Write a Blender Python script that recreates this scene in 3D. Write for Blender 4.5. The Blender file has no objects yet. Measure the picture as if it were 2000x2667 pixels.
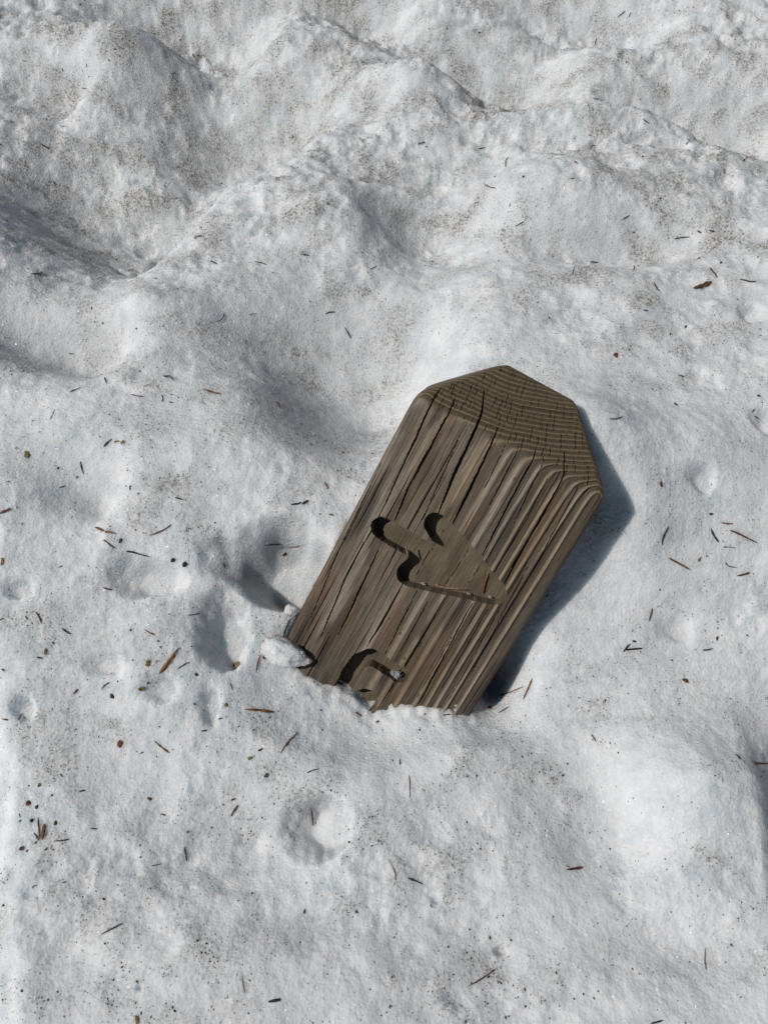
import bpy, math
import numpy as np
from mathutils import Vector, Matrix

# ------------------------------------------------------------------ camera, sky, sun, exposure
scene = bpy.context.scene
RES = (2000.0, 2667.0)            # the photograph's own pixel frame, used to work out where things stand
F = 2000.0                        # focal length in those pixels
CX, CY = 1000.0, 1333.5
PITCH = math.radians(59.0)        # camera looks this far below the horizon
H = 0.575                          # camera height over the nominal snow plane
CAM = np.array([0.0, 0.0, H])
FWD = np.array([0.0, math.cos(PITCH), -math.sin(PITCH)])
UPV = np.array([0.0, math.sin(PITCH), math.cos(PITCH)])
RGT = np.array([1.0, 0.0, 0.0])

def cam2world(c):
    c = np.asarray(c, float)
    return c[..., 0:1] * RGT + c[..., 1:2] * UPV + c[..., 2:3] * FWD

def ray(px, py):
    px = np.asarray(px, float); py = np.asarray(py, float)
    c = np.stack([(px - CX) / F, (CY - py) / F, np.ones_like(px)], -1)
    return cam2world(c)

cd = bpy.data.cameras.new("camera")
cam = bpy.data.objects.new("camera", cd)
scene.collection.objects.link(cam)
scene.camera = cam
cd.sensor_fit = 'VERTICAL'
cd.sensor_height = 34.67
cd.lens = 26.0
cd.clip_start = 0.01
cd.clip_end = 500.0
cam.location = CAM
cam.rotation_euler = (math.pi / 2 - PITCH, 0, 0)

# post frame (camera coordinates measured from the vanishing point of its edges)
W, T_POST, D_CH = 0.1545, 0.105, 0.0465
A_c = np.array([0.462, 0.850, -0.250]); A_c /= np.linalg.norm(A_c)
U_c = np.array([0.877, -0.480, -0.012]); U_c -= A_c * U_c.dot(A_c); U_c /= np.linalg.norm(U_c)
N_c = np.cross(U_c, A_c)
if N_c[2] > 0: N_c = -N_c
AX, UX, NX = cam2world(A_c), cam2world(U_c), cam2world(N_c)
ZT = 0.15 * F / 553.0
PO = CAM + cam2world(np.array([(1332 - CX) / F, (CY - 1160) / F, 1.0]) * ZT)   # middle of the front eave edge

LDIR = UX * 0.66 - NX * 0.75 - AX * 0.07          # the way the sunlight travels
LDIR /= np.linalg.norm(LDIR)
SUN_EL = math.asin(-LDIR[2])
SUN_AZ = math.atan2(-LDIR[0], -LDIR[1])

world = bpy.data.worlds.new("World"); scene.world = world
world.use_nodes = True
wn = world.node_tree.nodes; wl = world.node_tree.links
bg = wn.get("Background") or wn.new("ShaderNodeBackground")
sky = wn.new("ShaderNodeTexSky"); sky.sky_type = 'NISHITA'
sky.sun_disc = False
sky.sun_elevation = SUN_EL
sky.sun_rotation = SUN_AZ
sky.altitude = 1500.0; sky.air_density = 0.8; sky.dust_density = 0.6; sky.ozone_density = 0.6
hs = wn.new('ShaderNodeHueSaturation'); hs.inputs['Saturation'].default_value = 0.8
wl.new(sky.outputs[0], hs.inputs['Color']); wl.new(hs.outputs[0], bg.inputs[0]); bg.inputs[1].default_value = 0.05
sl = bpy.data.lights.new("sun", 'SUN')
sl.energy = 5.0; sl.angle = math.radians(0.55); sl.color = (1.0, 0.98, 0.95)
sun = bpy.data.objects.new("sun", sl); scene.collection.objects.link(sun)
sun.rotation_euler = Vector(LDIR).to_track_quat('-Z', 'Y').to_euler()
sun.location = (-2, -1, 3)

vs = scene.view_settings
vs.view_transform = 'Standard'; vs.look = 'None'; vs.exposure = -0.68; vs.gamma = 1.0; vs.use_curve_mapping = False
scene.cycles.use_denoising = True
scene.cycles.max_bounces = 4
scene.cycles.use_adaptive_sampling = True
scene.cycles.adaptive_threshold = 0.02
scene.cycles.diffuse_bounces = 1

COL = scene.collection
rng = np.random.default_rng(7)

# ------------------------------------------------------------------ noise
def _hash(ix, iy, seed):
    h = (ix.astype(np.int64) * 374761393 + iy.astype(np.int64) * 668265263 + seed * 1442695041) & 0xFFFFFFFF
    h = ((h ^ (h >> 13)) * 1274126177) & 0xFFFFFFFF
    h = ((h ^ (h >> 16)) * 2246822519) & 0xFFFFFFFF
    return ((h ^ (h >> 15)) & 0xFFFFFF) / float(0x1000000)

def perlin(x, y, seed=0):
    x0 = np.floor(x); y0 = np.floor(y); fx = x - x0; fy = y - y0
    u = fx * fx * fx * (fx * (fx * 6 - 15) + 10); v = fy * fy * fy * (fy * (fy * 6 - 15) + 10)
    def g(dx, dy):
        a = _hash(x0 + dx, y0 + dy, seed) * 6.2831853
        return np.cos(a) * (fx - dx) + np.sin(a) * (fy - dy)
    a = g(0, 0); b = g(1, 0); c = g(0, 1); d = g(1, 1)
    return 1.45 * ((a * (1 - u) + b * u) * (1 - v) + (c * (1 - u) + d * u) * v)

def fbm(x, y, seed=0, octv=3, gain=0.5):
    s = 0; a = 1.0
    for i in range(octv):
        s = s + a * perlin(x * 2 ** i + 17.3 * i, y * 2 ** i - 9.1 * i, seed + i * 13); a *= gain
    return s

def smooth(a, b, x):
    t = np.clip((x - a) / (b - a), 0, 1); return t * t * (3 - 2 * t)

def cups(x, y, cell, seed, prob=0.6, tilt=0.8):
    """melt cups: irregular hollows with a crisp rim, steepest on the side away from the sun; returns depth 0..~1"""
    wx = x + cell * (0.35 * perlin(x / cell * 1.3, y / cell * 1.3, seed + 1) + 0.16 * perlin(x / cell * 4, y / cell * 4, seed + 3))
    wy = y + cell * (0.35 * perlin(x / cell * 1.3, y / cell * 1.3, seed + 2) + 0.16 * perlin(x / cell * 4, y / cell * 4, seed + 4))
    gx = np.floor(wx / cell); gy = np.floor(wy / cell)
    best = np.zeros_like(x)
    for dx in (-1, 0, 1):
        for dy in (-1, 0, 1):
            ix = gx + dx; iy = gy + dy
            on = _hash(ix, iy, seed + 5) < prob
            px = (ix + 0.5 + 0.7 * (_hash(ix, iy, seed + 6) - 0.5)) * cell
            py = (iy + 0.5 + 0.7 * (_hash(ix, iy, seed + 7) - 0.5)) * cell
            r = cell * (0.35 + 0.45 * _hash(ix, iy, seed + 8))
            ex = (wx - px) / (r * 1.25); ey = (wy - py) / (r * 0.9)
            q = 1 - (ex * ex + ey * ey)
            d = np.clip(q, 0, 1) * (1 + tilt * np.clip(ex, -1, 1)) * (r / cell) * on
            best = np.maximum(best, d)
    return best

# ------------------------------------------------------------------ snow surface as a height function
K = 2000.0 / 1659.0
def plane_pt(px, py, z=0.0):
    d = ray(px, py); t = (z - H) / d[..., 2]
    return CAM + d * np.expand_dims(t, -1)

def bank(x, y):
    # snow rises behind the post's foot
    yy = y - 0.10 * np.clip(x, -1, 1)
    return 0.080 * smooth(0.14, 0.37, yy)

def feat(px, py, rl, rr, ry, dep, z=0.085, rot=0.0):
    z = z + 0.7 * min(dep, 0.0)
    c = plane_pt(px * K, py * K, z); e = plane_pt((px + 1) * K, py * K, z)
    n = plane_pt(px * K, (py - ry) * K, z); s = plane_pt(px * K, (py + ry) * K, z)
    u = abs(e[0] - c[0])
    return (c[0], c[1], u * rl, u * rr, abs(n[1] - s[1]) / 2, dep, math.radians(rot))

FEATS = [   # deepest (or highest) spot, reach to either side, reach in depth, height change, turn
    feat(330, 490, 400, 120, 150, -0.125, rot=14), feat(590, 310, 260, 100, 120, -0.100, rot=20),
    feat(945, 500, 230, 120, 110, -0.066, rot=24), feat(190, 775, 280, 95, 75, -0.062, rot=10),
    feat(825, 850, 300, 110, 185, -0.086, rot=24), feat(205, 1060, 130, 55, 60, -0.024, rot=15),
    feat(1110, 190, 270, 110, 75, -0.085, rot=20), feat(1600, 310, 320, 150, 80, -0.085, rot=20),
    feat(480, 95, 270, 110, 75, -0.085, rot=20), feat(790, 225, 120, 60, 60, -0.03, rot=20),
    feat(1350, 545, 260, 200, 40, -0.028), feat(110, 180, 170, 70, 60, -0.04, rot=10),
    feat(1310, 70, 260, 120, 55, -0.06, rot=20), feat(790, 30, 260, 110, 50, -0.06, rot=20),
    feat(-230, 470, 260, 300, 180, 0.060), feat(-190, 740, 200, 230, 90, 0.026), feat(545, 830, 130, 130, 90, 0.022),
    feat(310, 270, 150, 150, 70, 0.040), feat(735, 440, 130, 110, 55, 0.026), feat(880, 150, 150, 130, 45, 0.03), feat(250, 60, 150, 140, 45, 0.035),
    feat(610, 1375, 48, 52, 55, 0.010, z=0.0),
    feat(640, 590, 260, 260, 60, 0.014), feat(1150, 400, 240, 240, 60, 0.030), feat(250, 650, 240, 240, 45, 0.018),
    feat(830, 380, 200, 200, 40, 0.024), feat(1300, 240, 220, 220, 30, 0.024), feat(560, 960, 200, 200, 70, 0.012),
    feat(1450, 960, 150, 150, 70, 0.012),
    feat(1500, 1690, 170, 170, 120, 0.020, z=0), feat(1300, 1780, 150, 90, 190, -0.024, z=0), feat(1450, 2050, 220, 200, 90, -0.014, z=0),
    feat(560, 1810, 190, 110, 100, -0.015, z=0), feat(820, 1660, 240, 240, 60, 0.006, z=0), feat(460, 2060, 200, 200, 120, 0.006, z=0),
    feat(1000, 1620, 160, 160, 50, 0.008, z=0), feat(330, 1700, 120, 60, 80, -0.009, z=0.0),
    feat(1040, 2060, 160, 80, 100, -0.007, z=0.0), feat(150, 2060, 120, 60, 80, -0.007, z=0.0), feat(700, 2000, 150, 90, 60, -0.006, z=0.0),
]
# steep-sided melt holes: (x, y, rx, ry, depth) in the same frame
HOLES = [
    (680, 1778, 80, 86, 0.025, 0.0), (598, 1262, 140, 80, 0.046, 0.01), (482, 1378, 66, 84, 0.021, 0.010),
    (335, 1292, 92, 46, 0.015, 0.010), (55, 1540, 32, 30, 0.008, 0.0), (352, 1500, 50, 34, 0.008, 0.0),
    (1083, 2053, 17, 15, 0.007, 0.0), (941, 1943, 12, 11, 0.005, 0.0), (455, 1530, 26, 55, 0.008, 0.0),
    (300, 2135, 10, 9, 0.004, 0.0), (640, 1900, 9, 8, 0.003, 0.0),
    (90, 1330, 40, 24, 0.006, 0.0), (1480, 1080, 40, 26, 0.008, 0.04), (1640, 930, 40, 36, 0.012, 0.06),
    (235, 1455, 60, 26, 0.007, 0.0), (1480, 1330, 50, 30, 0.006, 0.04), (1630, 660, 36, 26, 0.010, 0.085),
]
HOLES_W = []
for (px, py, rx, ry, dep, z) in HOLES:
    c = plane_pt(px * K, py * K, z); e = plane_pt((px + rx) * K, py * K, z)
    n = plane_pt(px * K, (py - ry) * K, z); s = plane_pt(px * K, (py + ry) * K, z)
    HOLES_W.append((c[0], c[1], abs(e[0] - c[0]), abs(n[1] - s[1]) / 2, dep))

def face_pt(px, py, h=0.0):
    """point on the post's front plane (raised by h) seen at this photograph pixel"""
    d = ray(px, py); o = PO + NX * h
    t = (o - CAM).dot(NX) / (d @ NX)
    return CAM + d * np.expand_dims(t, -1)

def macro(x, y, grad=None):
    z = bank(x, y)
    for (cx, cy, rl, rr, ry, dep, rot) in FEATS:
        dx = x - cx; dy = y - cy
        ex = dx * math.cos(rot) - dy * math.sin(rot); ey = (dx * math.sin(rot) + dy * math.cos(rot)) / ry
        # hollows are steeper on the side that faces the sun
        k_ = smooth(-1.0, 1.0, ex / (0.5 * (rl + rr)) * 1.2)
        exs = ex / (rl * (1 - k_) + rr * k_)
        g_ = dep * np.exp(-1.1 * (exs * exs + ey * ey)); z = z + g_
        if grad is not None: grad[1] += g_ * (-2.2) * ey / ry; grad[0] += g_ * (-2.2) * exs / (0.5 * (rl + rr))
    # ridge whose far side falls away at the picture's left border
    e = plane_pt(46 * K, 1750 * K); e2 = plane_pt(58 * K, 2000 * K)
    line = e[0] + (e2[0] - e[0]) * (y - e[1]) / (e2[1] - e[1]) + 0.004 * perlin(y * 22, y * 0 + 3.1, 5)
    fade = smooth(0.33, 0.24, y) * smooth(-0.15, 0.0, y)
    z = z - 0.030 * smooth(0.0, 0.05, line - x + 0.006 * perlin(x * 60, y * 60, 6)) * fade
    e = plane_pt(1668 * K, 2000 * K)
    z = z - 0.05 * smooth(0.0, 0.05, x - e[0] - 0.004 * perlin(y * 15, y * 0, 9)) * smooth(0.20, 0.08, y) * smooth(-0.4, -0.1, y)
    far = smooth(1.4, 5.0, np.hypot(x, y))
    z = z + far * 0.35 * fbm(x / 4.0, y / 4.0, 90, 3)
    z = z + 0.010 * perlin(x / 0.27, y / 0.27, 21) * smooth(0.25, 0.6, y) + 0.006 * perlin(x / 0.13, y / 0.13, 22) + 0.0026 * perlin(x / 0.06, y / 0.06, 23)
    return z

CTRL = []
for (px, py) in ((742, 1675), (805, 1765), (881, 1795), (925, 1825), (960, 1856), (990, 1854), (1021, 1834), (1080, 1842), (1164, 1848), (1222, 1852)):
    p = face_pt(px, py); CTRL.append((p[0], p[1], p[2]))
for (px, py, s) in ((1573, 1296, 0.062), (1420, 1548, 0.046), (1330, 1700, 0.020)):
    p = face_pt(px, py) + LDIR * s * 1.0; CTRL.append((p[0], p[1], p[2]))
p = face_pt(1513, 1067, h=-D_CH) + LDIR * 0.014; CTRL.append((p[0], p[1], p[2]))
CTRL = np.array(CTRL)
SG = 0.030
def _phi(dx, dy): return np.exp(-(dx * dx + dy * dy) / (2 * SG * SG))
_res = CTRL[:, 2] - macro(CTRL[:, 0], CTRL[:, 1])
_M = _phi(CTRL[:, None, 0] - CTRL[None, :, 0], CTRL[:, None, 1] - CTRL[None, :, 1]) + 0.02 * np.eye(len(CTRL))
_wt = np.linalg.solve(_M, _res)

RB = face_pt(1250, 1838); RD = face_pt(1480, 1440)
_o = np.argsort(CTRL[:10, 0]); XC, YC = CTRL[:10][_o, 0], CTRL[:10][_o, 1]
def terrain(x, y, want_dirt=False):
    gr_ = [np.zeros_like(x), np.zeros_like(x)]
    z = macro(x, y, gr_)
    for (cx, cy, cz), w_ in zip(CTRL, _wt):
        z = z + w_ * _phi(x - cx, y - cy)
    # gap melted along the shaded side of the post
    gx, gy = RB[0] + 0.012, RB[1] + 0.035
    z = z - 0.055 * np.exp(-(((x - gx) / 0.022) ** 2 + ((y - gy) / 0.034) ** 2))
    near = smooth(2.2, 0.9, np.hypot(x, y - 0.1))
    pit = np.zeros_like(x)
    for (cx, cy, rx, ry, dep) in HOLES_W:
        m = (np.abs(x - cx) < 2.2 * rx) & (np.abs(y - cy) < 2.2 * ry)
        if not m.any(): continue
        xm = x[m]; ym = y[m]
        ex = (xm - cx) / rx; ey = (ym - cy) / ry
        q0 = np.sqrt(ex * ex + ey * ey)
        wob = (0.17 * perlin(xm / rx * 1.3, ym / rx * 1.3, 31) + 0.07 * perlin(xm / rx * 4, ym / rx * 4, 32)) * smooth(0.15, 0.7, q0)
        q = q0 + wob
        sharp = 0.0 + 0.58 * smooth(-0.7, 0.7, ex / (q0 + 0.12))
        d = smooth(1.03, sharp, q)
        z[m] -= dep * d; pit[m] = np.maximum(pit[m], d)
    # melt cups in several sizes
    m1 = 0.5 + 0.5 * np.clip(1.6 * perlin(x / 0.16, y / 0.16, 41), -1, 1)
    m2 = 0.5 + 0.5 * np.clip(1.8 * perlin(x / 0.10, y / 0.10, 42), -1, 1)
    far_boost = smooth(0.35, 0.9, y)
    soft = 1 - 0.75 * smooth(0.16, 0.03, np.hypot(x - 0.17, (y - 0.26) * 0.8))     # smooth snow round the post
    bx, by = CTRL[4][0], CTRL[4][1]
    soft = soft * (1 - 0.85 * np.exp(-(((x - bx) / 0.085) ** 2 + ((y - by) / 0.035) ** 2)))
    steep = 1 / (1 + (1.7 * np.clip(gr_[1], 0, 2)) ** 2 + (1.7 * np.clip(-gr_[0], 0, 2)) ** 2)
    c1 = cups(x, y, 0.042, 51, 0.55); c2 = cups(x, y, 0.020, 61, 0.6); c3 = cups(x, y, 0.0095, 71, 0.65)
    cup = (0.0095 * c1 * (0.12 + 0.88 * m1 * m1) + 0.0068 * c2 * (0.10 + 0.28 * far_boost + (0.90 - 0.28 * far_boost) * m2 * m2) * (0.65 + 1.7 * far_boost)
           + 0.0030 * c3 * (0.15 + 0.3 * far_boost + (0.85 - 0.3 * far_boost) * (1 - m1) ** 2) * (0.5 + 2.0 * far_boost))
    ks = near * soft * (1 - 0.8 * pit) * steep
    z = z - cup * ks
    # crumbly grains
    z = z + near * (0.00050 * perlin(x / 0.006, y / 0.006, 81) + 0.00034 * perlin(x / 0.0024, y / 0.0024, 82) * (0.5 + m2)) * (1 - 0.3 * pit) + 0.0006 * pit * perlin(x / 0.009, y / 0.009, 84)
    # the bank ends where the post stands: snow slumps against its face and drops away behind it
    rx_, ry_, rz_ = x - PO[0], y - PO[1], z - PO[2]
    pu = rx_ * UX[0] + ry_ * UX[1] + rz_ * UX[2]; pn = rx_ * NX[0] + ry_ * NX[1] + rz_ * NX[2]; pa = rx_ * AX[0] + ry_ * AX[1] + rz_ * AX[2]
    yc = np.interp(x, XC, YC)
    ins = smooth(W / 2 + 0.001, W / 2 - 0.003, np.abs(pu)) * smooth(-T_POST - 0.02, -T_POST - 0.008, pn) * smooth(-0.10, -0.15, pa)
    z = z - np.clip(1.3 * (y - yc - 0.0005), 0, 0.07) * ins
    fr_ = np.clip(yc - y, 0, None)
    z = z + 0.0022 * perlin(x / 0.0075, y / 0.0075, 86) * np.exp(-((y - yc + 0.004) / 0.010) ** 2) * smooth(XC[0] - 0.03, XC[0], x) * smooth(XC[-1] + 0.03, XC[-1], x)
    z = z + (0.40 * fr_ * np.exp(-fr_ / 0.018) + 0.0015 * np.exp(-((fr_ - 0.014) / 0.010) ** 2)) * smooth(XC[0] - 0.02, XC[0] + 0.01, x) * smooth(XC[-1] + 0.02, XC[-1] - 0.02, x)
    if not want_dirt: return z
    open_ = 1 - np.clip(1.5 * c1 + 1.5 * c2 * m2 + 0.6 * c3, 0, 1)
    patch = 0.5 + 0.5 * np.clip(1.5 * fbm(x / 0.11, y / 0.11, 95, 3), -1, 1)
    fine = np.clip(0.7 + 0.9 * fbm(x / 0.03, y / 0.03, 99, 2), 0.1, 1.5)
    fy_ = smooth(0.25, 0.8, y)
    dirt = (open_ * (1 - 0.35 * fy_) + 0.35 * fy_) * (0.20 + 0.25 * fy_ + (0.80 - 0.3 * fy_) * patch) * fine * (0.85 + 0.75 * fy_) * (1 - pit) * (0.5 + 0.5 * soft)
    return z, np.clip(dirt, 0, 1.3), pit

def tz(x, y): return terrain(np.atleast_1d(np.asarray(x, float)), np.atleast_1d(np.asarray(y, float)))

def hit_snow(px, py):
    """where the ray through these photograph pixels first meets the snow"""
    d = ray(px, py); d = d / np.linalg.norm(d, axis=-1, keepdims=True)
    n = len(d); t = np.full(n, 0.36); lo = t.copy(); done = np.zeros(n, bool)
    step = 0.018
    for i in range(220):
        p = CAM + d * t[:, None]
        below = p[:, 2] < terrain(p[:, 0].copy(), p[:, 1].copy())
        done |= below
        if done.all(): break
        lo = np.where(done, lo, t); t = np.where(done, t, t + step)
    hi = t.copy()
    for i in range(10):
        mid = 0.5 * (lo + hi); p = CAM + d * mid[:, None]
        b = p[:, 2] < terrain(p[:, 0].copy(), p[:, 1].copy())
        hi = np.where(b, mid, hi); lo = np.where(b, lo, mid)
    return CAM + d * hi[:, None]

# ------------------------------------------------------------------ helpers
def set_attr(me, name, arr, typ='FLOAT'):
    a = me.attributes.new(name, typ, 'POINT')
    if typ == 'FLOAT': a.data.foreach_set('value', np.asarray(arr, np.float32).ravel())
    else: a.data.foreach_set('color', np.asarray(arr, np.float32).ravel())

def mesh_np(name, verts, quads, smooth_=True):
    me = bpy.data.meshes.new(name)
    v = np.asarray(verts, np.float32); q = np.asarray(quads, np.int32)
    k = q.shape[1]
    me.vertices.add(len(v)); me.vertices.foreach_set('co', v.ravel())
    me.loops.add(q.size); me.loops.foreach_set('vertex_index', q.ravel())
    me.polygons.add(len(q)); me.polygons.foreach_set('loop_start', np.arange(len(q), dtype=np.int32) * k)
    me.polygons.foreach_set('loop_total', np.full(len(q), k, np.int32))
    me.polygons.foreach_set('use_smooth', np.full(len(q), smooth_, bool))
    me.update(calc_edges=True)
    return me

def grid_quads(nr, nc):
    i = np.arange(nr * nc).reshape(nr, nc)
    return np.stack([i[:-1, :-1], i[:-1, 1:], i[1:, 1:], i[1:, :-1]], -1).reshape(-1, 4)

def link(name, me, mat, parent=None, label=None, cat=None, group=None, kind=None):
    o = bpy.data.objects.new(name, me); COL.objects.link(o)
    if me is not None and mat is not None: me.materials.append(mat)
    if parent is not None: o.parent = parent
    if label: o['label'] = label
    if cat: o['category'] = cat
    if group: o['group'] = group
    if kind: o['kind'] = kind
    return o

def nodes_of(name):
    m = bpy.data.materials.new(name); m.use_nodes = True
    nt = m.node_tree; b = nt.nodes.get('Principled BSDF')
    return m, nt, b

def nd(nt, typ, **kw):
    n = nt.nodes.new(typ)
    for k, v in kw.items():
        if hasattr(n, k): setattr(n, k, v)
        else: n.inputs[k].default_value = v
    return n

# ------------------------------------------------------------------ materials
def snow_material():
    m, nt, b = nodes_of('old_spring_snow'); L = nt.links.new
    tc = nd(nt, 'ShaderNodeTexCoord')
    at = nd(nt, 'ShaderNodeAttribute', attribute_name='dirt')
    n1 = nd(nt, 'ShaderNodeTexNoise'); n1.inputs['Scale'].default_value = 380; n1.inputs['Detail'].default_value = 5; n1.inputs['Roughness'].default_value = 0.7
    L(tc.outputs['Object'], n1.inputs['Vector'])
    r1 = nd(nt, 'ShaderNodeValToRGB'); r1.color_ramp.elements[0].position = 0.47; r1.color_ramp.elements[1].position = 0.64
    L(n1.outputs['Fac'], r1.inputs['Fac'])
    mul = nd(nt, 'ShaderNodeMath', operation='MULTIPLY'); L(at.outputs['Fac'], mul.inputs[0]); L(r1.outputs['Color'], mul.inputs[1])
    # soft brownish film of pollen and dust on top of the ridges
    mul2 = nd(nt, 'ShaderNodeMath', operation='MULTIPLY'); L(at.outputs['Fac'], mul2.inputs[0]); mul2.inputs[1].default_value = 0.26
    add = nd(nt, 'ShaderNodeMath', operation='ADD'); add.use_clamp = True
    ml3 = nd(nt, 'ShaderNodeMath', operation='MULTIPLY'); L(mul.outputs[0], ml3.inputs[0]); ml3.inputs[1].default_value = 0.75
    L(mul2.outputs[0], add.inputs[0]); L(ml3.outputs[0], add.inputs[1])
    n3 = nd(nt, 'ShaderNodeTexNoise'); n3.inputs['Scale'].default_value = 45; n3.inputs['Detail'].default_value = 6; n3.inputs['Roughness'].default_value = 0.65
    L(tc.outputs['Object'], n3.inputs['Vector'])
    r3 = nd(nt, 'ShaderNodeValToRGB'); r3.color_ramp.elements[0].position = 0.36; r3.color_ramp.elements[1].position = 0.62
    r3.color_ramp.elements[0].color = (0.66, 0.695, 0.715, 1); r3.color_ramp.elements[1].color = (0.80, 0.81, 0.815, 1)
    L(n3.outputs['Fac'], r3.inputs['Fac'])
    mx = nd(nt, 'ShaderNodeMix', data_type='RGBA'); mx.inputs[7].default_value = (0.27, 0.245, 0.21, 1)
    L(r3.outputs['Color'], mx.inputs[6]); L(add.outputs[0], mx.inputs[0])
    # single soot specks, each its own tiny cell
    v3 = nd(nt, 'ShaderNodeTexVoronoi'); v3.inputs['Scale'].default_value = 620; L(tc.outputs['Object'], v3.inputs['Vector'])
    s3 = nd(nt, 'ShaderNodeSeparateColor'); L(v3.outputs['Color'], s3.inputs[0])
    th = nd(nt, 'ShaderNodeMath', operation='MULTIPLY_ADD'); L(at.outputs['Fac'], th.inputs[0]); th.inputs[1].default_value = 0.42; th.inputs[2].default_value = 0.035
    lt = nd(nt, 'ShaderNodeMath', operation='LESS_THAN'); L(s3.outputs[0], lt.inputs[0]); L(th.outputs[0], lt.inputs[1])
    sz = nd(nt, 'ShaderNodeMath', operation='MULTIPLY'); L(s3.outputs[1], sz.inputs[0]); sz.inputs[1].default_value = 0.42
    ld = nd(nt, 'ShaderNodeMath', operation='LESS_THAN'); L(v3.outputs['Distance'], ld.inputs[0]); L(sz.outputs[0], ld.inputs[1])
    sp = nd(nt, 'ShaderNodeMath', operation='MULTIPLY'); L(lt.outputs[0], sp.inputs[0]); L(ld.outputs[0], sp.inputs[1])
    sq = nd(nt, 'ShaderNodeMath', operation='MULTIPLY'); L(sp.outputs[0], sq.inputs[0]); sq.inputs[1].default_value = 0.8
    mx2 = nd(nt, 'ShaderNodeMix', data_type='RGBA'); mx2.inputs[7].default_value = (0.10, 0.085, 0.07, 1)
    L(sq.outputs[0], mx2.inputs[0]); L(mx.outputs[2], mx2.inputs[6]); L(mx2.outputs[2], b.inputs['Base Color'])
    b.inputs['Subsurface Weight'].default_value = 0.88
    b.inputs['Subsurface Radius'].default_value = (0.80, 1.0, 1.12)
    b.inputs['Subsurface Scale'].default_value = 0.016
    b.inputs['Roughness'].default_value = 0.55
    b.inputs['IOR'].default_value = 1.31
    b.inputs['Specular IOR Level'].default_value = 0.35
    # grain relief
    n2 = nd(nt, 'ShaderNodeTexNoise'); n2.inputs['Scale'].default_value = 520; n2.inputs['Detail'].default_value = 3
    L(tc.outputs['Object'], n2.inputs['Vector'])
    v1 = nd(nt, 'ShaderNodeTexVoronoi'); v1.inputs['Scale'].default_value = 480; L(tc.outputs['Object'], v1.inputs['Vector'])
    sm = nd(nt, 'ShaderNodeMath', operation='ADD'); L(n2.outputs['Fac'], sm.inputs[0]); L(v1.outputs['Distance'], sm.inputs[1])
    bp = nd(nt, 'ShaderNodeBump'); bp.inputs['Strength'].default_value = 0.75; bp.inputs['Distance'].default_value = 0.0011
    L(sm.outputs[0], bp.inputs['Height']); L(bp.outputs['Normal'], b.inputs['Normal'])
    # ice crystals: facets each tilted their own way
    v2 = nd(nt, 'ShaderNodeTexVoronoi'); v2.inputs['Scale'].default_value = 2400; L(tc.outputs['Object'], v2.inputs['Vector'])
    sub = nd(nt, 'ShaderNodeVectorMath', operation='SUBTRACT'); L(v2.outputs['Color'], sub.inputs[0]); sub.inputs[1].default_value = (0.5, 0.5, 0.5)
    sc = nd(nt, 'ShaderNodeVectorMath', operation='SCALE'); L(sub.outputs[0], sc.inputs[0]); sc.inputs['Scale'].default_value = 2.2
    ge = nd(nt, 'ShaderNodeNewGeometry')
    ad = nd(nt, 'ShaderNodeVectorMath', operation='ADD'); L(ge.outputs['Normal'], ad.inputs[0]); L(sc.outputs[0], ad.inputs[1])
    nm = nd(nt, 'ShaderNodeVectorMath', operation='NORMALIZE'); L(ad.outputs[0], nm.inputs[0])
    gt = nd(nt, 'ShaderNodeMath', operation='GREATER_THAN'); gt.inputs[1].default_value = 0.88
    sx = nd(nt, 'ShaderNodeSeparateColor'); L(v2.outputs['Color'], sx.inputs[0]); L(sx.outputs[2], gt.inputs[0])
    L(gt.outputs[0], b.inputs['Coat Weight'])
    b.inputs['Coat Roughness'].default_value = 0.2
    b.inputs['Coat IOR'].default_value = 1.31
    L(nm.outputs[0], b.inputs['Coat Normal'])
    return m

def wood_material(name, rough=0.8, bump=0.25):
    m, nt, b = nodes_of(name); L = nt.links.new
    at = nd(nt, 'ShaderNodeAttribute', attribute_name='tint')
    tc = nd(nt, 'ShaderNodeAttribute', attribute_name='uvw')
    mp = nd(nt, 'ShaderNodeMapping'); mp.inputs['Scale'].default_value = (1.0, 0.05, 1.0); L(tc.outputs['Vector'], mp.inputs['Vector'])
    n = nd(nt, 'ShaderNodeTexNoise'); n.inputs['Scale'].default_value = 2000; n.inputs['Detail'].default_value = 4; n.inputs['Roughness'].default_value = 0.65
    L(mp.outputs[0], n.inputs['Vector'])
    mr = nd(nt, 'ShaderNodeMapRange'); mr.inputs['From Min'].default_value = 0.25; mr.inputs['From Max'].default_value = 0.75
    mr.inputs['To Min'].default_value = 0.55; mr.inputs['To Max'].default_value = 1.45; L(n.outputs['Fac'], mr.inputs['Value'])
    mx = nd(nt, 'ShaderNodeVectorMath', operation='SCALE'); L(at.outputs['Color'], mx.inputs[0]); L(mr.outputs[0], mx.inputs['Scale'])
    L(mx.outputs[0], b.inputs['Base Color'])
    b.inputs['Roughness'].default_value = rough; b.inputs['Specular IOR Level'].default_value = 0.25
    bp = nd(nt, 'ShaderNodeBump'); bp.inputs['Strength'].default_value = bump; bp.inputs['Distance'].default_value = 0.0006
    L(n.outputs['Fac'], bp.inputs['Height']); L(bp.outputs[0], b.inputs['Normal'])
    return m

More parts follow.
